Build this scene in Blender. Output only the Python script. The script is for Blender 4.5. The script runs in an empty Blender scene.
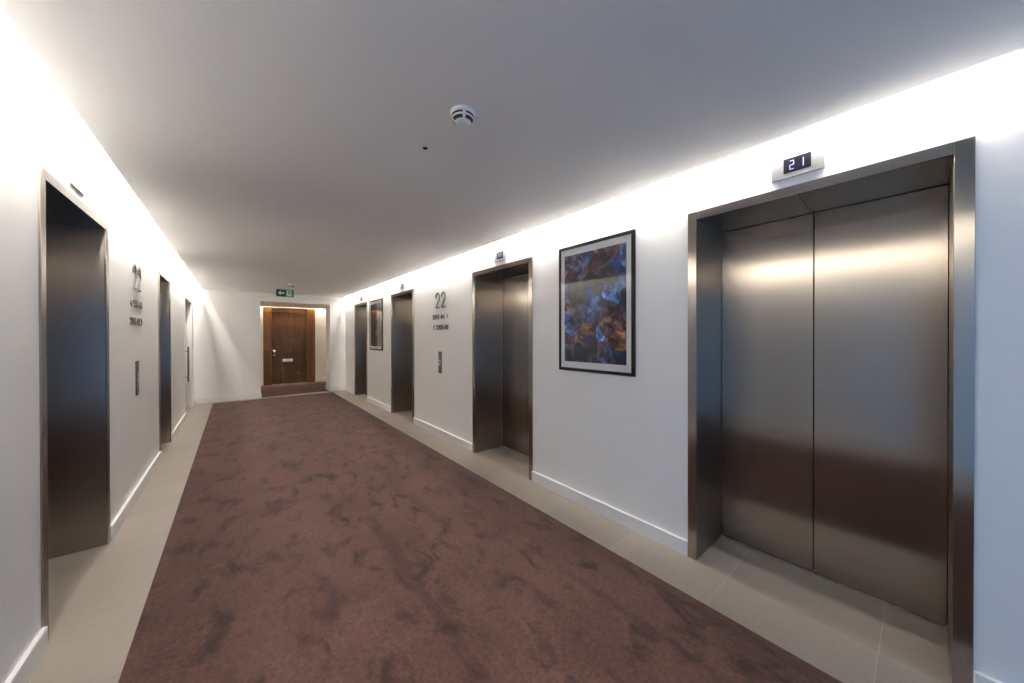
import bpy, bmesh, math, random
from mathutils import Vector, Matrix

S = bpy.context.scene
C = S.collection
random.seed(7)

# ------------------------------------------------------------------ camera
cam_d = bpy.data.cameras.new('camera')
cam_d.sensor_width = 36.0
cam_d.lens = 337.895 / 1024 * 36.0
cam_d.shift_y = -3.64 / 1024
cam_d.clip_start = 0.02
cam = bpy.data.objects.new('camera', cam_d)
C.objects.link(cam)
yaw, pit, rol = math.radians(39.2678), math.radians(0.2394), math.radians(-0.1018)
Fw = Vector((math.sin(yaw) * math.cos(pit), math.cos(yaw) * math.cos(pit), -math.sin(pit)))
Rt = Vector((math.cos(yaw), -math.sin(yaw), 0))
Up = Rt.cross(Fw)
cx = Rt * math.cos(rol) + Up * math.sin(rol)
cy = Up * math.cos(rol) - Rt * math.sin(rol)
cam.matrix_world = Matrix(((cx.x, cy.x, -Fw.x, 0), (cx.y, cy.y, -Fw.y, 0), (cx.z, cy.z, -Fw.z, 1.3861), (0, 0, 0, 1)))
S.camera = cam

# ------------------------------------------------------------------ light and exposure
SKY = 0.75
LED = 280.0
FAR_LED = 150.0
EXPOSURE = 1.2
S.view_settings.view_transform = 'Standard'
S.view_settings.look = 'None'
S.view_settings.exposure = EXPOSURE
S.view_settings.gamma = 1.0
S.view_settings.use_curve_mapping = False
S.cycles.use_denoising = True
S.cycles.max_bounces = 12
S.cycles.diffuse_bounces = 8
S.cycles.glossy_bounces = 6
S.cycles.transparent_max_bounces = 12
S.cycles.sample_clamp_indirect = 6.0
S.cycles.caustics_reflective = False
S.cycles.caustics_refractive = False
W = bpy.data.worlds.new('sky')
S.world = W
W.use_nodes = True
bg = W.node_tree.nodes['Background']
bg.inputs[0].default_value = (0.20, 0.50, 1.0, 1)
bg.inputs[1].default_value = SKY

# ------------------------------------------------------------------ dimensions (metres)
R, L, H = 2.195, -0.668, 2.387          # right wall, left wall, ceiling
Y0, Y1 = -2.6, 9.55                     # wall behind the camera, end wall
D = 0.407                               # depth of the lift recesses
ZO, ZI = 2.15, 2.10                     # outer / inner height of the lift frames
FW = 0.05
WB = 0.005                               # wall faces sit behind the R and L reference planes
CL, CR, CE = -0.37, 1.867, 9.36         # carpet edges
YB = 11.85                              # wall of the corridor beyond
RIGHT = [(-0.120, 0.942), (2.377, 3.433), (5.155, 6.174), (7.63, 8.62)]
LEFT = [(2.478, 3.507), (5.456, 6.33)]

# ------------------------------------------------------------------ material helpers
def mat(name, color=(0.8, 0.8, 0.8), rough=0.5, metal=0.0, emit=None, estr=0.0, spec=0.5):
    m = bpy.data.materials.new(name)
    m.use_nodes = True
    b = m.node_tree.nodes['Principled BSDF']
    b.inputs['Base Color'].default_value = (*color, 1)
    b.inputs['Roughness'].default_value = rough
    b.inputs['Metallic'].default_value = metal
    b.inputs['Specular IOR Level'].default_value = spec
    if emit:
        b.inputs['Emission Color'].default_value = (*emit, 1)
        b.inputs['Emission Strength'].default_value = estr
    return m

class NT:
    def __init__(s, m):
        s.t = m.node_tree
        s.b = s.t.nodes['Principled BSDF']
    def n(s, kind, **kw):
        nd = s.t.nodes.new(kind)
        for k, v in kw.items():
            if k.startswith('i_'):
                key = k[2:]
                key = int(key) if key.isdigit() else key.replace('_', ' ')
                nd.inputs[key].default_value = v
            else:
                setattr(nd, k, v)
        return nd
    def l(s, a, b):
        s.t.links.new(a, b)
    def coord(s, scale=(1, 1, 1), rot=(0, 0, 0), loc=(0, 0, 0)):
        tc = s.n('ShaderNodeTexCoord')
        mp = s.n('ShaderNodeMapping')
        mp.inputs['Scale'].default_value = scale
        mp.inputs['Rotation'].default_value = rot
        mp.inputs['Location'].default_value = loc
        s.l(tc.outputs['Object'], mp.inputs[0])
        return mp.outputs[0]
    def ramp(s, src, stops):
        r = s.n('ShaderNodeValToRGB')
        e = r.color_ramp.elements
        while len(e) < len(stops):
            e.new(0.5)
        for i, (p, c) in enumerate(stops):
            e[i].position = p
            e[i].color = (*c, 1) if len(c) == 3 else c
        s.l(src, r.inputs[0])
        return r.outputs[0]
    def noise(s, vec, scale, detail=4, rough=0.55, dist=0.0):
        nd = s.n('ShaderNodeTexNoise')
        nd.inputs['Scale'].default_value = scale
        nd.inputs['Detail'].default_value = detail
        nd.inputs['Roughness'].default_value = rough
        nd.inputs['Distortion'].default_value = dist
        s.l(vec, nd.inputs['Vector'])
        return nd.outputs['Fac']
    def mix(s, fac, a, b, mode='MIX'):
        m = s.n('ShaderNodeMix', data_type='RGBA', blend_type=mode)
        for sock, v in ((m.inputs[0], fac), (m.inputs[6], a), (m.inputs[7], b)):
            if hasattr(v, 'node'):
                s.l(v, sock)
            elif isinstance(v, (int, float)):
                sock.default_value = v
            else:
                sock.default_value = (*v, 1)
        return m.outputs[2]
    def math(s, op, a, b=0.0, c=0.0):
        m = s.n('ShaderNodeMath', operation=op)
        for i, v in enumerate((a, b, c)):
            if hasattr(v, 'node'):
                s.l(v, m.inputs[i])
            else:
                m.inputs[i].default_value = v
        return m.outputs[0]
    def bump(s, h, strength, dist=0.01):
        b = s.n('ShaderNodeBump')
        b.inputs['Strength'].default_value = strength
        b.inputs['Distance'].default_value = dist
        s.l(h, b.inputs['Height'])
        s.l(b.outputs[0], s.b.inputs['Normal'])

def paint(name, c, rough=0.6):
    m = mat(name, c, rough, spec=0.3)
    t = NT(m)
    v = t.coord()
    t.bump(t.noise(v, 260, 3), 0.03, 0.002)
    return m

M_wall = paint('white wall paint', (0.94, 0.935, 0.92))
M_ceil = paint('white ceiling paint', (0.93, 0.925, 0.915), 0.8)
M_trim = paint('white trim paint', (0.86, 0.855, 0.845), 0.4)
M_door_white = paint('white door paint', (0.78, 0.77, 0.75), 0.45)

def steel(name, c=(0.39, 0.345, 0.295), rough=0.235, axis='z', aniso=1.0):
    m = mat(name, c, rough, 1.0)
    t = NT(m)
    sc = {'z': (260, 260, 1.2), 'y': (260, 1.2, 260)}[axis]
    v = t.coord(scale=sc)
    n = t.noise(v, 1.0, 3, 0.6)
    col = t.ramp(n, [(0.3, tuple(x * 0.97 for x in c)), (0.7, tuple(min(1, x * 1.02) for x in c))])
    v2 = t.coord()
    big = t.noise(v2, 3.0, 3, 0.5)
    t.l(col, t.b.inputs['Base Color'])
    r = t.math('MULTIPLY_ADD', big, 0.06, rough - 0.03)
    t.l(r, t.b.inputs['Roughness'])
    # vertical hairline grain: reflections spread sideways, across the grain
    t.b.inputs['Anisotropic'].default_value = aniso
    geo = t.n('ShaderNodeNewGeometry')
    cr = t.n('ShaderNodeVectorMath', operation='CROSS_PRODUCT')
    t.l(geo.outputs['Normal'], cr.inputs[0])
    cr.inputs[1].default_value = (0, 0, 1)
    ad = t.n('ShaderNodeVectorMath', operation='ADD')
    t.l(cr.outputs[0], ad.inputs[0])
    ad.inputs[1].default_value = (0.0005, 0.001, 0)
    t.l(ad.outputs[0], t.b.inputs['Tangent'])
    return m

M_steel = steel('brushed stainless steel')
M_steel_frame = steel('brushed stainless frame steel', (0.38, 0.34, 0.295), 0.25)
M_steel_jamb = steel('brushed stainless jamb steel', (0.39, 0.345, 0.295), 0.30)
M_steel_header = steel('brushed stainless header steel', (0.42, 0.39, 0.355), 0.16, 'y', 0.0)
M_steel_plate = mat('satin silver plate', (0.25, 0.25, 0.26), 0.42, 0.6)
M_dark = mat('dark gap', (0.008, 0.008, 0.008), 0.7)
M_black = mat('black satin frame', (0.008, 0.008, 0.009), 0.5, spec=0.2)
M_sign_metal = mat('dark bronze lettering', (0.055, 0.052, 0.048), 0.5, 0.0)
M_screen = mat('black display glass', (0.008, 0.008, 0.015), 0.08)
M_digit = mat('lit display digits', (0.2, 0.2, 0.4), 0.5, emit=(0.55, 0.58, 1.0), estr=0.3)
M_plastic = mat('white plastic', (0.78, 0.78, 0.78), 0.4)
M_slot = mat('black slot', (0.01, 0.01, 0.01), 0.6)
M_alu = mat('brushed aluminium', (0.7, 0.69, 0.67), 0.3, 1.0)
M_panel_steel = steel('dark steel call plate', (0.22, 0.20, 0.18), 0.3)
M_led = mat('lit LED diffuser', (0.9, 0.9, 0.9), 0.5, emit=(1.0, 0.93, 0.85), estr=LED)
M_led_far = mat('lit warm LED diffuser', (0.9, 0.9, 0.9), 0.5, emit=(1.0, 0.80, 0.60), estr=FAR_LED)

def make_glass():
    m = bpy.data.materials.new('clear glass')
    m.use_nodes = True
    nt = m.node_tree
    nt.nodes.clear()
    out = nt.nodes.new('ShaderNodeOutputMaterial')
    mx = nt.nodes.new('ShaderNodeMixShader')
    tr = nt.nodes.new('ShaderNodeBsdfTransparent')
    gl = nt.nodes.new('ShaderNodeBsdfGlossy')
    gl.inputs['Roughness'].default_value = 0.01
    fr = nt.nodes.new('ShaderNodeFresnel')
    fr.inputs['IOR'].default_value = 1.55
    ge = nt.nodes.new('ShaderNodeNewGeometry')
    mu = nt.nodes.new('ShaderNodeMath')
    mu.operation = 'MULTIPLY_ADD'
    mu.inputs[1].default_value = -1.0
    mu.inputs[2].default_value = 1.0
    nt.links.new(ge.outputs['Backfacing'], mu.inputs[0])
    m2 = nt.nodes.new('ShaderNodeMath')
    m2.operation = 'MULTIPLY'
    nt.links.new(mu.outputs[0], m2.inputs[0])
    nt.links.new(fr.outputs[0], m2.inputs[1])
    nt.links.new(m2.outputs[0], mx.inputs[0])
    nt.links.new(tr.outputs[0], mx.inputs[1])
    nt.links.new(gl.outputs[0], mx.inputs[2])
    nt.links.new(mx.outputs[0], out.inputs[0])
    return m
M_glass = make_glass()

# stone tile: 0.59 m modules with pale joints, in world metres (object sits at the origin)
def make_tile():
    m = mat('beige stone tile', (0.4, 0.35, 0.29), 0.34)
    t = NT(m)
    tc = t.n('ShaderNodeTexCoord')
    sp = t.n('ShaderNodeSeparateXYZ')
    t.l(tc.outputs['Object'], sp.inputs[0])
    x, y = sp.outputs[0], sp.outputs[1]
    side = t.math('GREATER_THAN', x, 0.75)                      # right strip / left strip
    off = t.math('MULTIPLY_ADD', side, 0.127 - 0.34, 0.34)
    yy = t.math('DIVIDE', t.math('SUBTRACT', y, off), 0.589)
    fy = t.math('FRACT', yy)
    dy = t.math('MINIMUM', fy, t.math('SUBTRACT', 1.0, fy))
    gy = t.math('LESS_THAN', dy, 0.0032)
    def line(pos):
        return t.math('LESS_THAN', t.math('ABSOLUTE', t.math('SUBTRACT', x, pos)), 0.0018)
    g = gy
    for pos in (2.172, 2.552):
        g = t.math('MAXIMUM', g, line(pos))
    v = t.coord()
    n1 = t.noise(v, 2.2, 5, 0.6)
    n2 = t.noise(v, 40, 4, 0.6)
    base = t.ramp(n1, [(0.3, (0.295, 0.253, 0.212)), (0.7, (0.35, 0.303, 0.257))])
    base = t.mix(0.25, base, t.ramp(n2, [(0.3, (0.258, 0.222, 0.186)), (0.7, (0.37, 0.322, 0.272))]))
    cell = t.n('ShaderNodeTexWhiteNoise', noise_dimensions='2D')
    cmb = t.n('ShaderNodeCombineXYZ')
    t.l(t.math('FLOOR', yy), cmb.inputs[0])
    t.l(t.math('GREATER_THAN', x, 2.172), cmb.inputs[1])
    t.l(cmb.outputs[0], cell.inputs['Vector'])
    base = t.mix(1.0, base, t.ramp(cell.outputs['Value'], [(0, (0.92, 0.92, 0.92)), (1, (1.04, 1.04, 1.04))]), 'MULTIPLY')
    col = t.mix(t.math('MULTIPLY', g, t.math('MULTIPLY_ADD', side, 0.25, 0.2)), base, (0.50, 0.46, 0.41))
    t.l(col, t.b.inputs['Base Color'])
    t.l(t.math('MULTIPLY_ADD', n2, 0.15, 0.28), t.b.inputs['Roughness'])
    return m
M_tile = make_tile()

def make_carpet(name, dark, mid, light):
    m = mat(name, mid, 0.95, spec=0.1)
    t = NT(m)
    v = t.coord()
    warp = t.noise(v, 1.3, 3, 0.5)
    va = t.coord(scale=(1.0, 0.75, 1), rot=(0, 0, 0.5))
    n1 = t.noise(va, 3.0, 6, 0.62, 0.35)
    vb = t.coord(scale=(1.25, 0.7, 1), rot=(0, 0, -0.35), loc=(3, 1, 0))
    n2 = t.noise(vb, 6.0, 6, 0.62, 0.5)
    vc = t.coord(scale=(7.0, 0.35, 1), rot=(0, 0, -0.10))
    n3 = t.noise(vc, 1.0, 3, 0.5, 0.6)
    base = t.ramp(n1, [(0.30, mid), (0.62, light)])
    nap_shade = t.ramp(n2, [(0.52, (0, 0, 0)), (0.66, (1, 1, 1))])
    base = t.mix(t.math('MULTIPLY', nap_shade, 0.8), base, dark)  # nap shading of the pile, painted into the colour as dark patches
    streak = t.ramp(n3, [(0.58, (0, 0, 0)), (0.70, (1, 1, 1))])
    base = t.mix(t.math('MULTIPLY', streak, 0.35), base, dark)
    pile = t.noise(v, 420, 2, 0.6)
    base = t.mix(0.5, base, t.mix(1.0, base, t.ramp(pile, [(0.3, (0.55, 0.55, 0.55)), (0.7, (1.35, 1.35, 1.35))]), 'MULTIPLY'))
    grain = t.noise(v, 55, 3, 0.6)
    base = t.mix(1.0, base, t.ramp(grain, [(0.3, (0.72, 0.72, 0.72)), (0.7, (1.28, 1.28, 1.28))]), 'MULTIPLY')
    t.l(base, t.b.inputs['Base Color'])
    t.b.inputs['Sheen Weight'].default_value = 0.08
    t.b.inputs['Sheen Roughness'].default_value = 0.5
    h = t.math('MULTIPLY_ADD', n2, -2.0, pile)
    t.bump(h, 0.5, 0.006)
    return m
M_carpet = make_carpet('mauve brown carpet pile', (0.016, 0.007, 0.006), (0.065, 0.033, 0.0265), (0.098, 0.0515, 0.042))

def make_wood(name, dark, light, rough=0.4):
    m = mat(name, light, rough)
    t = NT(m)
    v = t.coord(scale=(14, 14, 0.8))
    n = t.noise(v, 1.0, 5, 0.6, 0.8)
    v2 = t.coord(scale=(70, 70, 1.5))
    n2 = t.noise(v2, 1.0, 3, 0.6)
    col = t.ramp(n, [(0.3, dark), (0.7, light)])
    col = t.mix(0.35, col, t.ramp(n2, [(0.35, dark), (0.65, light)]))
    t.l(col, t.b.inputs['Base Color'])
    return m
M_wood = make_wood('walnut door veneer', (0.045, 0.018, 0.004), (0.165, 0.070, 0.015))
M_wood_side = make_wood('walnut side panel veneer', (0.10, 0.043, 0.012), (0.23, 0.105, 0.034))

# ------------------------------------------------------------------ mesh helpers
def bm_box(bm, x0, x1, y0, y1, z0, z1, bevel=0.0, seg=2):
    vs = [bm.verts.new((x, y, z)) for x in (x0, x1) for y in (y0, y1) for z in (z0, z1)]
    q = [(0, 1, 3, 2), (4, 6, 7, 5), (0, 4, 5, 1), (2, 3, 7, 6), (0, 2, 6, 4), (1, 5, 7, 3)]
    fs = [bm.faces.new([vs[i] for i in f]) for f in q]
    if bevel > 0:
        es = set()
        for f in fs:
            es.update(f.edges)
        bmesh.ops.bevel(bm, geom=list(es), offset=bevel, segments=seg, affect='EDGES', profile=0.5)

def bm_lathe(bm, prof, seg=32, origin=(0, 0, 0), axis='z'):
    rings = []
    for r, z in prof:
        ring = []
        for k in range(seg):
            a = 2 * math.pi * k / seg
            p = (r * math.cos(a), r * math.sin(a), z)
            if axis == 'y':
                p = (p[0], p[2], p[1])
            elif axis == 'x':
                p = (p[2], p[0], p[1])
            ring.append(bm.verts.new((origin[0] + p[0], origin[1] + p[1], origin[2] + p[2])))
        rings.append(ring)
    for a, b in zip(rings, rings[1:]):
        for k in range(seg):
            bm.faces.new((a[k], a[(k + 1) % seg], b[(k + 1) % seg], b[k]))
    bm.faces.new(rings[0][::-1])
    bm.faces.new(rings[-1])

def bm_poly_extrude(bm, pts, vec):
    """pts: 3-D polygon; extruded along vec"""
    a = [bm.verts.new(p) for p in pts]
    b = [bm.verts.new(Vector(p) + Vector(vec)) for p in pts]
    n = len(pts)
    bm.faces.new(a)
    bm.faces.new(b[::-1])
    for i in range(n):
        bm.faces.new((a[i], b[i], b[(i + 1) % n], a[(i + 1) % n]))

def bm_tube(bm, pts, r, seg=12):
    pts = [Vector(p) for p in pts]
    rings = []
    for i, p in enumerate(pts):
        d = (pts[min(i + 1, len(pts) - 1)] - pts[max(i - 1, 0)]).normalized()
        u = d.orthogonal().normalized() if i == 0 else (u - d * u.dot(d)).normalized()
        w = d.cross(u)
        rings.append([bm.verts.new(p + (u * math.cos(2 * math.pi * k / seg) + w * math.sin(2 * math.pi * k / seg)) * r) for k in range(seg)])
    for a, b in zip(rings, rings[1:]):
        for k in range(seg):
            bm.faces.new((a[k], a[(k + 1) % seg], b[(k + 1) % seg], b[k]))
    bm.faces.new(rings[0][::-1])
    bm.faces.new(rings[-1])

def obj(name, bm, m, parent=None, loc=None, smooth=False):
    bmesh.ops.recalc_face_normals(bm, faces=bm.faces)
    me = bpy.data.meshes.new(name)
    bm.to_mesh(me)
    bm.free()
    me.materials.append(m)
    if smooth:
        for p in me.polygons:
            p.use_smooth = True
        try:
            me.set_sharp_from_angle(angle=math.radians(35))
        except Exception:
            pass
    o = bpy.data.objects.new(name, me)
    C.objects.link(o)
    if parent:
        o.parent = parent
    if loc:
        o.location = loc
    return o

def box(name, m, x0, x1, y0, y1, z0, z1, parent=None, bevel=0.0):
    bm = bmesh.new()
    bm_box(bm, x0, x1, y0, y1, z0, z1, bevel)
    return obj(name, bm, m, parent)

def thing(name, label, cat, loc=(0, 0, 0), rz=0.0, group=None):
    o = bpy.data.objects.new(name, None)
    o.empty_display_size = 0.1
    C.objects.link(o)
    o.location = loc
    o.rotation_euler = (0, 0, rz)
    tag(o, label, cat, group)
    return o

def tag(o, label, cat, group=None):
    o['label'] = label
    o['category'] = cat
    if group:
        o['group'] = group
    return o

def struct(o, label=None, cat=None):
    o['kind'] = 'structure'
    if label:
        o['label'] = label
    if cat:
        o['category'] = cat
    return o

# ------------------------------------------------------------------ room shell
TOP = 2.66          # top of the light coves
def wall_profile(ya, yb, openings, zt=TOP):
    """outline in (y, z) of a wall with floor-standing openings [(a, b, height)]"""
    p = [(ya, 0.0)]
    for a, b, h in sorted(openings):
        p += [(a, 0.0), (a, h), (b, h), (b, 0.0)]
    p += [(yb, 0.0), (yb, zt), (ya, zt)]
    return p

# the lift openings are cut at the outside of the jamb linings
ops_r = [(a + 0.045, b - 0.045, ZO - 0.045) for a, b in RIGHT]
bm = bmesh.new()
bm_poly_extrude(bm, [(R + WB, y, z) for y, z in wall_profile(Y0 - 0.3, Y1, ops_r)], (0.62, 0, 0))
struct(obj('wall_right', bm, M_wall), 'white painted wall with four lift openings, right side', 'wall')

RD_A, RD_B, RD_H = 8.0, 9.2, 2.09       # riser doorway in the left wall
WIN1 = (-2.2, -0.52)                    # window of the left wall, behind the camera
ops_l = [(a + 0.045, b - 0.045, ZO - 0.045) for a, b in LEFT] + [(RD_A, RD_B, RD_H)]
bm = bmesh.new()
bm_poly_extrude(bm, [(L - WB, y, z) for y, z in wall_profile(WIN1[1], Y1, ops_l)], (-0.62, 0, 0))
bm_box(bm, L - 0.62, L - WB, Y0 - 0.3, WIN1[0], 0, TOP)
bm_box(bm, L - 0.62, L - WB, WIN1[0], WIN1[1], 2.2, TOP)
struct(obj('wall_left', bm, M_wall), 'white painted wall with two lift openings and a riser cupboard, left side', 'wall')

EX0, EX1, EH, YT = 0.435, 1.85, 2.2, 10.05      # opening in the end wall
bm = bmesh.new()
prof = [(L - WB, 0), (EX0, 0), (EX0, EH), (EX1, EH), (EX1, 0), (R + WB, 0), (R + WB, TOP), (L - WB, TOP)]
bm_poly_extrude(bm, [(x, Y1, z) for x, z in prof], (0, YT - Y1, 0))
struct(obj('wall_end', bm, M_wall), 'white end wall with a wide opening to the cross corridor', 'wall')

# wall behind the camera with its window
WX0, WX1, WZ0, WZ1 = -0.3, 1.85, 0.12, 2.2
bm = bmesh.new()
bm_box(bm, L - WB, WX0, Y0 - 0.3, Y0, 0, TOP)
bm_box(bm, WX1, R + WB, Y0 - 0.3, Y0, 0, TOP)
bm_box(bm, WX0, WX1, Y0 - 0.3, Y0, WZ1, TOP)
bm_box(bm, WX0, WX1, Y0 - 0.3, Y0, 0, WZ0)
struct(obj('wall_back', bm, M_wall), 'white wall behind the camera around a wide window', 'wall')

def window(name, horiz, a, b, z0, z1, pos, label):
    """aluminium framed window; horiz 'x' lies along x at y=pos, 'y' lies along y at x=pos"""
    def bx(bm, u0, u1, d0, d1, za, zb):
        if horiz == 'x':
            bm_box(bm, u0, u1, pos + d0, pos + d1, za, zb)
        else:
            bm_box(bm, pos + d0, pos + d1, u0, u1, za, zb)
    bm = bmesh.new()
    t = 0.05
    bx(bm, a, a + t, -0.04, 0.04, z0, z1)
    bx(bm, b - t, b, -0.04, 0.04, z0, z1)
    bx(bm, a + t, b - t, -0.04, 0.04, z0, z0 + t)
    bx(bm, a + t, b - t, -0.04, 0.04, z1 - t, z1)
    m_ = (a + b) / 2
    bx(bm, m_ - 0.025, m_ + 0.025, -0.04, 0.04, z0 + t, z1 - t)
    o = obj(name, bm, M_alu)
    struct(o, label, 'window')
    bm = bmesh.new()
    bx(bm, a + t, m_ - 0.025, -0.004, 0.004, z0 + t, z1 - t)
    bx(bm, m_ + 0.025, b - t, -0.004, 0.004, z0 + t, z1 - t)
    obj('window_pane', bm, M_glass, o)
    return o
window('window_1', 'y', WIN1[0], WIN1[1], 0.0, 2.2, L - 0.2, 'tall two-pane window in the left wall behind the camera')
window('window_2', 'x', WX0, WX1, WZ0, WZ1, Y0 - 0.15, 'wide two-pane window in the wall behind the camera')

# floor: stone tiles, recesses included; the fitted carpet lies on top
bm = bmesh.new()
bm_box(bm, L - 0.62, R + 0.62, Y0 - 0.3, YT - 0.4, -0.1, 0.0)
struct(obj('floor', bm, M_tile), 'beige stone tile margin along the walls and in the lift recesses', 'floor')
bm = bmesh.new()
bm_box(bm, CL, CR, Y0, CE, 0.0002, 0.004)
tag(obj('carpet', bm, M_carpet), 'mauve brown mottled carpet filling the middle of the lift lobby floor', 'carpet')
bm = bmesh.new()
bm_box(bm, -3.0, 4.2, YT - 0.4, YB + 0.6, -0.1, 0.0)
struct(obj('floor_corridor', bm, M_tile), 'floor slab of the cross corridor', 'floor')
bm = bmesh.new()
bm_poly_extrude(bm, [(EX0, YT - 0.4, 0.0002), (EX1, YT - 0.4, 0.0002), (EX1, YT, 0.0002), (4.2, YT, 0.0002), (4.2, YB, 0.0002), (-3.0, YB, 0.0002), (-3.0, YT, 0.0002), (EX0, YT, 0.0002)], (0, 0, 0.004))
struct(obj('floor_corridor_carpet', bm, M_carpet), 'brown carpet of the cross corridor beyond the end opening', 'floor')

# ceiling: a dropped slab with an open light slot along each side wall, and the soffit above
GR, GL_ = 0.069, 0.124
bm = bmesh.new()
bm_box(bm, L + GL_, R - GR, Y0, Y1, H, H + 0.035)
bm_box(bm, L + GL_ + 0.10, R - GR - 0.10, Y0, Y1, H + 0.035, TOP)
struct(obj('ceiling', bm, M_ceil), 'smooth white dropped ceiling with light slots along both walls', 'ceiling')
bm = bmesh.new()
bm_box(bm, L - 0.62, R + 0.62, Y0 - 0.3, YT, TOP, TOP + 0.1)
bm_box(bm, -3.1, 4.3, YT, YB + 0.3, TOP, TOP + 0.1)
struct(obj('ceiling_soffit', bm, M_ceil), 'structural soffit above the dropped ceiling', 'ceiling')

# cross corridor beyond: back wall, ceiling with slot, side ends
bm = bmesh.new()
DX0, DX1 = 0.60, 1.885                  # timber door set
bm_box(bm, -3.0, DX0, YB, YB + 0.3, 0, TOP)
bm_box(bm, DX1, 4.2, YB, YB + 0.3, 0, TOP)
bm_box(bm, DX0, DX1, YB, YB + 0.3, 2.24, TOP)
bm_box(bm, DX0, DX1, YB + 0.2, YB + 0.3, 0, 2.24)
struct(obj('wall_corridor', bm, M_wall), 'white wall of the cross corridor around the timber door', 'wall')
bm = bmesh.new()
bm_box(bm, -3.0, 4.2, YT, YB - 0.12, 2.24, 2.28)
struct(obj('ceiling_corridor', bm, M_ceil), 'lower ceiling of the cross corridor with a slot at its back wall', 'ceiling')

bm = bmesh.new()
bm_box(bm, -3.1, -3.0, YT - 0.4, YB + 0.3, 0, TOP)
bm_box(bm, 4.2, 4.3, YT - 0.4, YB + 0.3, 0, TOP)
bm_box(bm, -3.0, L, YT - 0.1, YT, 0, TOP)
bm_box(bm, R, 4.2, YT - 0.1, YT, 0, TOP)
struct(obj('wall_corridor_front', bm, M_wall), 'white walls closing the cross corridor', 'wall')

# baseboards
BT, BH = 0.014, 0.1
def base_strip(name, segs, label):
    bm = bmesh.new()
    for s in segs:
        bm_box(bm, *s, 0.0, BH, bevel=0.003, seg=1)
    struct(obj(name, bm, M_trim), label, 'baseboard')
ys = [Y0] + [v for p in RIGHT for v in p] + [Y1]
base_strip('baseboard_right', [(R - BT, R + WB, ys[i], ys[i + 1]) for i in range(0, len(ys), 2)], 'white baseboard along the right wall')
ys = [WIN1[1]] + [v for p in LEFT for v in p] + [RD_A]
segs = [(L - WB, L + BT, ys[i], ys[i + 1]) for i in range(0, len(ys), 2)] + [(L - WB, L + BT, RD_B + 0.06, Y1), (L - WB, L + BT, Y0, WIN1[0])]
base_strip('baseboard_left', segs, 'white baseboard along the left wall')
base_strip('baseboard_end', [(L + BT, EX0, Y1 - BT, Y1), (EX1, R - BT, Y1 - BT, Y1), (EX1 - BT, EX1, Y1, YT), (EX0, EX0 + BT, Y1, YT)], 'white baseboard of the end wall')
base_strip('baseboard_corridor', [(-3.0, DX0, YB - BT, YB), (DX1, 4.2, YB - BT, YB)], 'white baseboard of the cross corridor')
base_strip('baseboard_back', [(L, R, Y0, Y0 + BT)], 'white baseboard under the rear window')

# ------------------------------------------------------------------ LED strips in the slots
def led_strip(x, n, label, tow, zl, ya, w=0.022):
    """aluminium channel on the slab edge, its diffuser turned down and towards the wall (tow = +1 or -1 in x)"""
    yb = Y1 - 0.12
    root = thing('led_strip_light', label, 'light', (x, ya, zl), 0, None)
    step = (yb - ya) / n
    t = math.radians(TILT)
    nrm = Vector((tow * math.sin(t), 0, -math.cos(t)))          # way the diffuser faces
    tan = Vector((tow * math.cos(t), 0, math.sin(t)))
    a, b = -tan * (w / 2 + 0.003), tan * (w / 2 + 0.003)
    bm = bmesh.new()
    bm_poly_extrude(bm, [a - nrm * 0.003, b - nrm * 0.003, b - nrm * 0.018, a - nrm * 0.018], (0, yb - ya, 0))
    obj('channel', bm, M_alu, root)
    for i in range(n):
        bm = bmesh.new()
        p, q = Vector((0, i * step + 0.005, 0)), Vector((0, (i + 1) * step - 0.005, 0))
        bm.faces.new([bm.verts.new(v) for v in (p - tan * w / 2, q - tan * w / 2, q + tan * w / 2, p + tan * w / 2)])
        o = obj('diffuser', bm, M_led, root)
        if o.data.polygons[0].normal.dot(nrm) < 0:
            o.data.flip_normals()
    return root
TILT = 80
led_strip(R - 0.036, 10, 'white LED strip hidden in the ceiling slot above the right wall', 1, 2.403, -0.25)
led_strip(L + 0.082, 10, 'white LED strip hidden in the ceiling slot above the left wall', -1, 2.484, -0.45)
root = thing('led_strip_light', 'warm LED strip in the slot above the timber door', 'light', (-3.0, YB - 0.06, 2.56))
bm = bmesh.new()
bm_box(bm, 0.02, 7.18, -0.02, 0.02, 0.004, 0.06)
obj('channel', bm, M_alu, root)
for i in range(6):
    bm = bmesh.new()
    a, b = i * 1.2 + 0.005, (i + 1) * 1.2 - 0.005
    bm.faces.new([bm.verts.new(p) for p in ((a, -0.012, 0), (a, 0.012, 0), (b, 0.012, 0), (b, -0.012, 0))])
    o = obj('diffuser', bm, M_led_far, root)
    if o.data.polygons[0].normal.z > 0:
        o.data.flip_normals()

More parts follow.
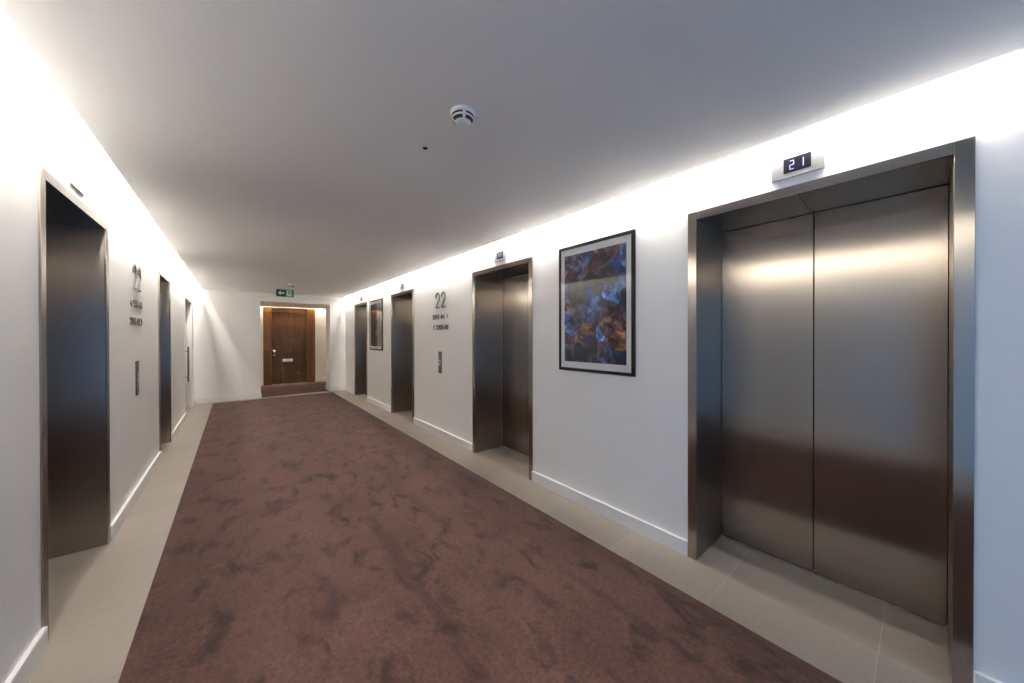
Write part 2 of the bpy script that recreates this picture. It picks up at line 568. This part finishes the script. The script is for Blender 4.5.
# ------------------------------------------------------------------ lift entrances
# built in a local frame: opening along +y from 0 to w, face of the wall at x=0, recess towards +x
def lift_entrance(a, b, side, label):
    w = b - a
    if side == 'r':
        root = thing('elevator_entrance', label, 'elevator', (R, a, 0), 0.0, 'stainless elevator entrances')
    else:
        root = thing('elevator_entrance', label, 'elevator', (L, b, 0), math.pi, 'stainless elevator entrances')
    pr = 0.003                                      # the frame stands proud of the wall
    for y0, y1 in ((0.0, FW), (w - FW, w)):
        bm = bmesh.new()
        bm_box(bm, -pr, 0.006, y0, y1, 0.001, ZO, 0.001, 1)
        obj('frame_stile', bm, M_steel_frame, root)
    bm = bmesh.new()
    bm_box(bm, -pr, 0.006, FW + 0.0008, w - FW - 0.0008, ZI, ZO, 0.001, 1)
    obj('frame_header', bm, M_steel_header, root)
    jt = 0.004
    for y0, y1 in ((FW - jt, FW), (w - FW, w - FW + jt)):
        bm = bmesh.new()
        bm_box(bm, 0.0065, D - 0.002, y0, y1, 0.001, ZI)
        obj('jamb_panel', bm, M_steel_jamb, root)
    bm = bmesh.new()
    bm_box(bm, 0.0065, D - 0.002, FW, w / 2 - 0.001, ZI, ZI + jt)
    bm_box(bm, 0.0065, D - 0.002, w / 2 + 0.001, w - FW, ZI, ZI + jt)
    obj('head_panel', bm, M_steel, root)
    for y0, y1 in ((FW + 0.002, w / 2 - 0.002), (w / 2 + 0.002, w - FW - 0.002)):
        bm = bmesh.new()
        bm_box(bm, D, D + 0.03, y0, y1, 0.006, ZI - 0.003, 0.0015, 1)
        obj('door_leaf', bm, M_steel, root)
    bm = bmesh.new()
    bm_box(bm, D + 0.04, D + 0.06, FW - 0.004, w - FW + 0.004, 0.001, ZI + 0.004)
    obj('shaft_backing', bm, M_dark, root)
    bm = bmesh.new()
    bm_box(bm, D - 0.001, D + 0.04, FW, w - FW, 0.0005, 0.003)
    obj('door_sill', bm, M_alu, root)
    return root
RL = ['stainless elevator entrance nearest the camera on the right, both door leaves in view',
      'stainless elevator entrance between the large framed picture and the right wall number 22',
      'stainless elevator entrance on the right wall between the number 22 and the small framed picture',
      'farthest stainless elevator entrance on the right wall, next to the end wall']
LL = ['nearest stainless elevator entrance on the left wall, showing its deep blue-reflecting jamb',
      'narrow-looking stainless elevator entrance on the left wall beyond the number 22']
for (a, b), lab in zip(RIGHT, RL):
    lift_entrance(a, b, 'r', lab)
for (a, b), lab in zip(LEFT, LL):
    lift_entrance(a, b, 'l', lab)

# ------------------------------------------------------------------ lettering helpers (local x right, y up, thickness z)
def text_bm(bm, txt, size, depth, x=0.0, y=0.0, sx=1.0, align='LEFT', bold=0.0):
    cu = bpy.data.curves.new('lettering', 'FONT')
    cu.body = txt
    cu.size = size
    cu.extrude = depth / 2
    cu.offset = bold
    cu.align_x = align
    cu.resolution_u = 4
    o = bpy.data.objects.new('lettering', cu)
    C.objects.link(o)
    dg = bpy.context.evaluated_depsgraph_get()
    me = o.evaluated_get(dg).to_mesh()
    base = len(bm.verts)
    bm.from_mesh(me)
    bm.verts.ensure_lookup_table()
    for v in bm.verts[base:]:
        v.co = Vector((v.co.x * sx + x, v.co.y + y, v.co.z + depth / 2))
    bpy.data.objects.remove(o)
    bpy.data.curves.remove(cu)

def stroke(bm, pts, wd, depth):
    """flat ribbon of width wd along pts (x, y), thickness depth along +z"""
    pts = [Vector((p[0], p[1])) for p in pts]
    lft, rgt = [], []
    for i, p in enumerate(pts):
        if i == 0:
            d = pts[1] - p
        elif i == len(pts) - 1:
            d = p - pts[i - 1]
        else:
            d = (pts[i + 1] - p).normalized() + (p - pts[i - 1]).normalized()
        d.normalize()
        n = Vector((-d.y, d.x)) * wd / 2
        if 0 < i < len(pts) - 1:
            c = max(0.5, n.normalized().dot(Vector((-(p - pts[i - 1]).normalized().y, (p - pts[i - 1]).normalized().x))))
            n /= c
        lft.append(p + n)
        rgt.append(p - n)
    a = [[bm.verts.new((q.x, q.y, z)) for q in lft] for z in (0, depth)]
    b = [[bm.verts.new((q.x, q.y, z)) for q in rgt] for z in (0, depth)]
    for i in range(len(pts) - 1):
        bm.faces.new((a[1][i], a[1][i + 1], b[1][i + 1], b[1][i]))
        bm.faces.new((a[0][i], b[0][i], b[0][i + 1], a[0][i + 1]))
        bm.faces.new((a[0][i], a[0][i + 1], a[1][i + 1], a[1][i]))
        bm.faces.new((b[0][i], b[1][i], b[1][i + 1], b[0][i + 1]))
    for i in (0, -1):
        bm.faces.new((a[0][i], a[1][i], b[1][i], b[0][i]))

def two(h, w):
    """outline of a slim numeral two, h tall, w wide"""
    r = w / 2
    pts = [(0.0, h - r * 1.35)]
    for k in range(0, 11):
        t = math.pi - k * math.pi / 10
        pts.append((r + r * math.cos(t), h - r * 1.15 + r * 1.15 * math.sin(t)))
    pts += [(w * 0.97, h - r * 1.9), (w * 0.80, h * 0.52), (w * 0.40, h * 0.24), (0.04 * w, 0.0), (w, 0.0)]
    return pts

# frame for things on a wall: local x to the right when facing the wall, local y up, local z out of the wall
def on_wall(root, side, y, z, x=None):
    if side == 'r':        # looking +x: right is -y, out is -x
        ux, uz, px = Vector((0, -1, 0)), Vector((-1, 0, 0)), R + WB
    elif side == 'l':      # looking -x: right is +y, out is +x
        ux, uz, px = Vector((0, 1, 0)), Vector((1, 0, 0)), L - WB
    else:                  # looking +y: right is +x, out is -y
        ux, uz, px = Vector((1, 0, 0)), Vector((0, -1, 0)), x
    uy = Vector((0, 0, 1))
    loc = Vector((px, y, z))
    root.matrix_world = Matrix(((ux.x, uy.x, uz.x, loc.x), (ux.y, uy.y, uz.y, loc.y), (ux.z, uy.z, uz.z, loc.z), (0, 0, 0, 1)))

def wall_thing(name, label, cat, side, y, z, group=None, x=None):
    r = thing(name, label, cat, group=group)
    on_wall(r, side, y, z, x)
    return r

# floor number and direction lettering, once per wall
def number_sign(side, yc, z0, z1, label):
    r = wall_thing('floor_number', label, 'sign', side, yc, z0, 'floor number signs')
    h, w = z1 - z0, 0.105
    for sx in (-0.135, 0.03):
        bm = bmesh.new()
        stroke(bm, [(sx + px, py) for px, py in two(h, w)], 0.0145, 0.010)
        obj('digit', bm, M_sign_metal, r)
number_sign('r', 4.25, 1.79, 1.995, 'large dark number 22 on the right wall above the call plate')
number_sign('l', 4.37, 1.80, 2.005, 'large dark number 22 on the left wall between two elevator entrances')

def direction_sign(side, yc, z, txt, arrow, label):
    r = wall_thing('direction_lettering', label, 'sign', side, yc, z, 'direction lettering lines')
    bm = bmesh.new()
    h = 0.062
    x0 = -0.235 if arrow == '>' else -0.135
    text_bm(bm, txt, h * 1.38, 0.006, x0, 0.0, 1.0, bold=0.0022)
    xs = [v.co.x for v in bm.verts]
    k = 0.36 / (max(xs) - min(xs))
    mn = min(xs)
    for v in bm.verts:
        v.co.x = x0 + (v.co.x - mn) * k
    obj('lettering', bm, M_sign_metal, r)
    bm = bmesh.new()
    ax = 0.195 if arrow == '>' else -0.195
    s = 1 if arrow == '>' else -1
    stroke(bm, [(ax - s * 0.017, h * 0.95), (ax + s * 0.017, h * 0.5), (ax - s * 0.017, h * 0.05)], 0.012, 0.006)
    obj('arrow', bm, M_sign_metal, r)
direction_sign('r', 4.255, 1.632, '2201-04', '>', 'upper line of small direction lettering with right arrow, right wall')
direction_sign('r', 4.255, 1.485, '2205-08', '<', 'lower line of small direction lettering with left arrow, right wall')
direction_sign('l', 4.365, 1.645, '2201-04', '<', 'upper line of small direction lettering with left arrow, left wall')
direction_sign('l', 4.365, 1.492, '2205-08', '>', 'lower line of small direction lettering with right arrow, left wall')

# call plates
def call_plate(side, yc, label):
    r = wall_thing('call_panel', label, 'panel', side, yc, 0.878, 'elevator call panels')
    bm = bmesh.new()
    bm_box(bm, -0.045, 0.045, 0, 0.3, 0, 0.008, 0.002, 1)
    obj('faceplate', bm, M_panel_steel, r)
    for z in (0.175, 0.125):
        bm = bmesh.new()
        bm_lathe(bm, [(0.0185, 0.0), (0.0185, 0.009), (0.015, 0.013), (0.002, 0.0135)], 24, (0, z, 0.002))
        obj('button', bm, M_alu, r, smooth=True)
    bm = bmesh.new()
    bm_lathe(bm, [(0.009, 0.0), (0.009, 0.0075), (0.002, 0.008)], 16, (0, 0.04, 0.002))
    obj('keyswitch', bm, M_dark, r, smooth=True)
call_plate('r', 4.265, 'slim dark steel call panel under the number 22 on the right wall')
call_plate('l', 4.368, 'slim dark steel call panel under the number 22 on the left wall')

# floor indicators above the lifts
SEG = {'0': 'abcdef', '1': 'bc', '2': 'abged'}
def seg_digit(bm, ch, x, y, w, h, t, d):
    P = {'a': ((x, y + h), (x + w, y + h)), 'b': ((x + w, y + h), (x + w, y + h / 2)), 'c': ((x + w, y + h / 2), (x + w, y)),
         'd': ((x, y), (x + w, y)), 'e': ((x, y + h / 2), (x, y)), 'f': ((x, y + h), (x, y + h / 2)), 'g': ((x, y + h / 2), (x + w, y + h / 2))}
    for s in SEG[ch]:
        stroke(bm, P[s], t, d)
def indicator(side, yc, txt, label, pale=False):
    r = wall_thing('floor_indicator', label, 'indicator', side, yc, 2.195, 'floor indicators above the elevators')
    bm = bmesh.new()
    bm_box(bm, -0.105, 0.105, 0, 0.104, 0, 0.008, 0.0015, 1)
    obj('faceplate', bm, M_steel_plate, r)
    bm = bmesh.new()
    bm_box(bm, -0.054, 0.054, 0.026, 0.098, 0.006, 0.0095, 0.001, 1)
    sc = obj('screen', bm, M_plastic if pale else M_screen, r)  # pale white stands in for slot light washing out the readout
    for i, ch in enumerate(txt):
        bm = bmesh.new()
        seg_digit(bm, ch, -0.028 + i * 0.038, 0.04, 0.015, 0.042, 0.0036, 0.001)
        o = obj('digit', bm, M_digit, sc)
        o.location.z = 0.0096
    return r
indicator('r', 0.411, '21', 'floor indicator reading 21 above the nearest right-hand elevator')
indicator('r', 2.885, '22', 'floor indicator above the second elevator on the right, beyond the large picture')
indicator('r', 5.632, '22', 'floor indicator above the third elevator on the right, beside the small picture')
indicator('r', 8.065, '22', 'tiny floor indicator above the farthest right-hand elevator')
indicator('l', 2.955, '', 'indicator plate with light-washed pale screen above the nearest left-hand elevator', True)
indicator('l', 5.77, '', 'indicator plate with light-washed pale screen above the farther left-hand elevator', True)

# ------------------------------------------------------------------ framed pictures
def art_material(name, seed, stops, tint):
    m = mat(name, (0.1, 0.1, 0.1), 0.6)
    t = NT(m)
    v = t.coord(loc=(seed * 3.1, seed * 1.7, 0))
    nz = t.n('ShaderNodeTexNoise')
    nz.inputs['Scale'].default_value = 5.0
    nz.inputs['Detail'].default_value = 3
    t.l(v, nz.inputs['Vector'])
    vm = t.n('ShaderNodeVectorMath', operation='MULTIPLY_ADD')
    t.l(nz.outputs['Color'], vm.inputs[0])
    vm.inputs[1].default_value = (0.22, 0.22, 0.0)
    t.l(v, vm.inputs[2])
    vo = t.n('ShaderNodeTexVoronoi')
    vo.inputs['Scale'].default_value = 7.0
    t.l(vm.outputs[0], vo.inputs['Vector'])
    sp = t.n('ShaderNodeSeparateColor')
    t.l(vo.outputs['Color'], sp.inputs[0])
    base = t.ramp(sp.outputs[0], stops)
    n2 = t.noise(vm.outputs[0], 9.0, 6, 0.65, 1.2)
    shade = t.ramp(n2, [(0.38, (0.02, 0.02, 0.03)), (0.50, (0.55, 0.55, 0.55)), (0.66, (2.7, 2.7, 2.7))])
    base = t.mix(1.0, base, shade, 'MULTIPLY')
    n3 = t.noise(v, 3.2, 5, 0.6, 1.5)
    hl = t.ramp(n3, [(0.60, (0, 0, 0)), (0.70, (1, 1, 1))])
    base = t.mix(t.math('MULTIPLY', hl, 0.55), base, tint)
    t.l(base, t.b.inputs['Base Color'])
    return m
ART1 = art_material('abstract blue and rose print', 1.0,
    [(0.0, (0.015, 0.014, 0.018)), (0.22, (0.02, 0.06, 0.26)), (0.42, (0.16, 0.08, 0.10)), (0.54, (0.03, 0.03, 0.04)), (0.70, (0.10, 0.24, 0.60)), (0.86, (0.03, 0.07, 0.22)), (0.94, (0.35, 0.17, 0.07)), (1.0, (0.32, 0.24, 0.34))], (0.22, 0.34, 0.62))
def art_two():
    m = mat('abstract purple and cream print', (0.1, 0.1, 0.1), 0.6)
    t = NT(m)
    v = t.coord()
    sp = t.n('ShaderNodeSeparateXYZ')
    t.l(v, sp.inputs[0])
    n = t.noise(v, 6.0, 5, 0.6, 1.0)
    k = t.math('MULTIPLY_ADD', n, 0.55, t.math('MULTIPLY_ADD', sp.outputs[0], 1.3, 0.2))
    col = t.ramp(k, [(0.34, (0.02, 0.012, 0.06)), (0.46, (0.05, 0.025, 0.13)), (0.54, (0.10, 0.07, 0.09)), (0.60, (0.55, 0.50, 0.42)), (0.74, (0.30, 0.26, 0.22))])
    n2 = t.noise(v, 14.0, 4, 0.6)
    col = t.mix(1.0, col, t.ramp(n2, [(0.35, (0.35, 0.35, 0.38)), (0.65, (1.2, 1.2, 1.2))]), 'MULTIPLY')
    t.l(col, t.b.inputs['Base Color'])
    return m
ART2 = art_two()
M_mount = mat('white picture mount', (0.9, 0.89, 0.88), 0.7)

def picture(y0, y1, z0, z1, art, label, mtop=0.085):
    w, h = y1 - y0, z1 - z0
    r = wall_thing('framed_picture', label, 'picture', 'r', (y0 + y1) / 2, (z0 + z1) / 2, 'framed pictures on the right wall')
    t, d = 0.025, 0.021
    bm = bmesh.new()
    for b in ((-w / 2, -w / 2 + t, -h / 2, h / 2), (w / 2 - t, w / 2, -h / 2, h / 2), (-w / 2 + t, w / 2 - t, -h / 2, -h / 2 + t), (-w / 2 + t, w / 2 - t, h / 2 - t, h / 2)):
        bm_box(bm, *b, 0.0, d, 0.0015, 1)
    obj('frame', bm, M_black, r)
    bm = bmesh.new()
    bm_box(bm, -w / 2 + t, w / 2 - t, -h / 2 + t, h / 2 - t, 0.002, 0.0155)
    obj('mount', bm, M_mount, r)
    bm = bmesh.new()
    mx = 0.065
    bm_box(bm, -w / 2 + mx, w / 2 - mx, -h / 2 + mtop, h / 2 - mtop, 0.015, 0.0167)
    obj('print', bm, art, r)
    bm = bmesh.new()
    bm_box(bm, -w / 2 + t, w / 2 - t, -h / 2 + t, h / 2 - t, 0.0182, 0.0200)
    obj('glass_pane', bm, M_glass, r)
picture(1.301, 2.021, 1.098, 2.143, ART1, 'large black framed blue abstract print beside the nearest right-hand elevator', 0.078)
picture(6.625, 7.40, 1.115, 2.13, ART2, 'black framed purple and cream abstract print between the two farthest right-hand elevators', 0.08)

# ------------------------------------------------------------------ ceiling fittings
def smoke_detector(x, y, label, full=True):
    r = thing('smoke_detector', label, 'smoke detector', (x, y, H), 1.15, 'smoke detectors')
    bm = bmesh.new()
    bm_lathe(bm, [(0.054, 0.0), (0.055, -0.006), (0.052, -0.014), (0.050, -0.016)], 40)
    obj('base', bm, M_plastic, r, smooth=True)
    bm = bmesh.new()
    bm_lathe(bm, [(0.049, -0.014), (0.049, -0.026), (0.044, -0.036), (0.036, -0.044), (0.030, -0.050), (0.022, -0.053), (0.004, -0.054)], 40)
    obj('housing', bm, M_plastic, r, smooth=True)
    # dark air slots: two tiers of four arcs
    bm = bmesh.new()
    for (ra, za, rb, zb) in ((0.0503, -0.0185, 0.0501, -0.0262), (0.0468, -0.0338, 0.0385, -0.0435)):
        for q in range(4):
            a0, a1 = q * math.pi / 2 + 0.16, (q + 1) * math.pi / 2 - 0.16
            prev = None
            for k in range(9):
                a = a0 + (a1 - a0) * k / 8
                cur = (bm.verts.new((ra * math.cos(a), ra * math.sin(a), za)), bm.verts.new((rb * math.cos(a), rb * math.sin(a), zb)),
                       bm.verts.new(((ra - 0.006) * math.cos(a), (ra - 0.006) * math.sin(a), za)), bm.verts.new(((rb - 0.006) * math.cos(a), (rb - 0.006) * math.sin(a), zb)))
                if prev:
                    bm.faces.new((prev[0], cur[0], cur[1], prev[1]))
                    bm.faces.new((prev[2], prev[3], cur[3], cur[2]))
                    bm.faces.new((prev[0], prev[2], cur[2], cur[0]))
                    bm.faces.new((prev[1], cur[1], cur[3], prev[3]))
                prev = cur
    obj('air_slots', bm, M_slot, r)
    return r
smoke_detector(0.791, 1.312, 'white smoke detector with dark air slots on the near ceiling')
smoke_detector(0.83, 7.68, 'small white smoke detector on the far ceiling near the green exit sign')
r = thing('ceiling_sensor', 'tiny dark round sensor in the ceiling beside the smoke detector', 'sensor', (0.782, 1.683, H))
bm = bmesh.new()
bm_lathe(bm, [(0.013, 0.0), (0.013, -0.002), (0.010, -0.003), (0.009, -0.003)], 24)
obj('rim', bm, M_slot, r, smooth=True)
bm = bmesh.new()
bm_lathe(bm, [(0.0085, -0.001), (0.008, -0.004), (0.004, -0.007), (0.001, -0.0075)], 24)
obj('lens', bm, M_screen, r, smooth=True)
r = thing('sprinkler_cover', 'flat white sprinkler cover plate in the middle of the ceiling', 'sprinkler', (0.783, 4.40, H))
bm = bmesh.new()
bm_lathe(bm, [(0.040, -0.001), (0.042, -0.004), (0.038, -0.006), (0.005, -0.007)], 32)
obj('cover_plate', bm, M_ceil, r, smooth=True)
bm = bmesh.new()
bm_lathe(bm, [(0.030, 0.0), (0.030, -0.002), (0.028, -0.002)], 32)
obj('collar', bm, M_plastic, r, smooth=True)

# ------------------------------------------------------------------ exit sign hung from the ceiling
M_green = mat('green exit sign face', (0.003, 0.045, 0.032), 0.4, emit=(0.0, 0.10, 0.07), estr=0.03)
M_sign_white = mat('pale exit sign legend', (0.42, 0.56, 0.50), 0.5, emit=(0.55, 0.85, 0.72), estr=0.05)
r = wall_thing('exit_sign', 'green emergency exit sign with left arrow and running figure, hung from the ceiling', 'exit sign', 'e', 8.56, 2.238, x=0.81)
bm = bmesh.new()
bm_box(bm, -0.155, 0.155, -0.003, 0.142, -0.012, 0.0, 0.002, 1)
obj('housing', bm, M_dark, r)
bm = bmesh.new()
bm_box(bm, -0.152, 0.152, 0.0, 0.140, 0.0, 0.003)
obj('face', bm, M_green, r)
bm = bmesh.new()
ar = [(-0.125, 0.07), (-0.075, 0.118), (-0.075, 0.085), (-0.012, 0.085), (-0.012, 0.055), (-0.075, 0.055), (-0.075, 0.022)]
bm_poly_extrude(bm, [(x, y, 0.003) for x, y in ar], (0, 0, 0.002))
obj('arrow', bm, M_sign_white, r)
bm = bmesh.new()
bm_box(bm, 0.025, 0.118, 0.008, 0.132, 0.003, 0.005)
dw = obj('doorway_symbol', bm, M_sign_white, r)
bm = bmesh.new()
bm_lathe(bm, [(0.010, 0.0), (0.010, 0.0015), (0.001, 0.0016)], 16, (0.066, 0.112, 0.005))
stroke(bm, [(0.070, 0.100), (0.076, 0.064)], 0.020, 0.0015)
stroke(bm, [(0.070, 0.094), (0.050, 0.084), (0.042, 0.068)], 0.008, 0.0015)
stroke(bm, [(0.074, 0.094), (0.092, 0.088), (0.100, 0.100)], 0.008, 0.0015)
stroke(bm, [(0.074, 0.066), (0.054, 0.050), (0.052, 0.020)], 0.010, 0.0015)
stroke(bm, [(0.078, 0.066), (0.090, 0.044), (0.110, 0.038)], 0.010, 0.0015)
for v in bm.verts:
    if v.co.z < 0.004:
        v.co.z += 0.005
obj('running_figure', bm, M_green, dw)
for x in (-0.11, 0.11):
    bm = bmesh.new()
    bm_box(bm, x - 0.006, x + 0.006, 0.141, H - 2.238, -0.01, -0.004)
    obj('hanger', bm, M_dark, r)

# ------------------------------------------------------------------ riser cupboard door on the left wall
def riser():
    r = bpy.data.objects.new('door_1', None)
    C.objects.link(r)
    r.location = (L - WB, (RD_A + RD_B) / 2, 0)
    struct(r, 'white double riser cupboard door with a steel pull handle near the left end corner', 'door')
    dep, w2 = 0.075, (RD_B - RD_A) / 2
    bm = bmesh.new()
    bm_box(bm, -0.16, 0.004, -w2, -w2 + 0.03, 0, RD_H)
    bm_box(bm, -0.16, 0.004, w2 - 0.03, w2, 0, RD_H)
    bm_box(bm, -0.16, 0.004, -w2 + 0.03, w2 - 0.03, RD_H - 0.03, RD_H)
    obj('door_frame', bm, M_door_white, r)
    for a, b in ((-w2 + 0.033, 0.058), (0.062, w2 - 0.033)):
        bm = bmesh.new()
        bm_box(bm, -dep - 0.044, -dep, a, b, 0.006, RD_H - 0.033, 0.002, 1)
        obj('door_leaf', bm, M_door_white, r)
    bm = bmesh.new()
    yh = 0.11
    bm_tube(bm, [(-dep + 0.06, yh, 0.55), (-dep + 0.06, yh, 1.2)], 0.013, 14)
    for z in (0.63, 1.12):
        bm_tube(bm, [(-dep - 0.002, yh, z), (-dep + 0.06, yh, z)], 0.008, 10)
    obj('pull_handle', bm, M_panel_steel, r, smooth=True)
riser()

# ------------------------------------------------------------------ timber apartment door at the end
def timber_door():
    r = bpy.data.objects.new('door_2', None)
    C.objects.link(r)
    r.location = (1.24, YB, 0)
    struct(r, 'dark walnut apartment door with side panels at the end of the lobby', 'door')
    X = lambda v: v - 1.24
    bm = bmesh.new()
    bm_box(bm, X(0.60), X(0.795), -0.004, 0.16, 0.001, 2.235, 0.002, 1)
    obj('side_panel', bm, M_wood_side, r)
    bm = bmesh.new()
    bm_box(bm, X(1.675), X(1.885), -0.004, 0.16, 0.001, 2.235, 0.002, 1)
    obj('side_panel', bm, M_wood_side, r)
    bm = bmesh.new()
    bm_box(bm, X(0.797), X(1.673), 0.064, 0.16, 2.125, 2.235)
    obj('head_panel', bm, M_wood, r)
    bm = bmesh.new()
    bm_box(bm, X(0.797), X(1.673), 0.06, 0.11, 0.012, 2.118, 0.002, 1)
    leaf = obj('door_leaf', bm, M_wood, r)
    bm = bmesh.new()
    bm_box(bm, X(1.06), X(1.31), 0.052, 0.06, 0.655, 0.735, 0.003, 1)
    bm_box(bm, X(1.085), X(1.285), 0.048, 0.053, 0.68, 0.712, 0.002, 1)
    obj('letter_plate', bm, M_alu, leaf)
    bm = bmesh.new()
    bm_lathe(bm, [(0.028, 0.0), (0.028, -0.006), (0.012, -0.010), (0.012, -0.035), (0.030, -0.045), (0.032, -0.055), (0.022, -0.066), (0.003, -0.068)], 24, (X(0.86), 0.06, 0.965), 'y')
    obj('door_knob', bm, M_alu, leaf, smooth=True)
    bm = bmesh.new()
    bm_lathe(bm, [(0.024, 0.0), (0.024, -0.008), (0.018, -0.012), (0.003, -0.0125)], 24, (X(0.86), 0.06, 0.86), 'y')
    obj('lock_cylinder', bm, M_alu, leaf, smooth=True)
    bm = bmesh.new()
    bm_box(bm, X(0.80), X(1.25), 0.02, 0.12, 0.001, 0.014)
    bm_box(bm, X(1.25), X(1.67), 0.02, 0.12, 0.001, 0.014)
    obj('threshold', bm, M_alu, r)
    bm = bmesh.new()
    text_bm(bm, '2203', 0.05, 0.002, 0, 0, 1.0, 'CENTER')
    for v in bm.verts:
        v.co = Vector((X(0.695) + v.co.x, -0.004 - v.co.z, 1.425 + v.co.y))
    obj('door_number', bm, M_panel_steel, r)
timber_door()
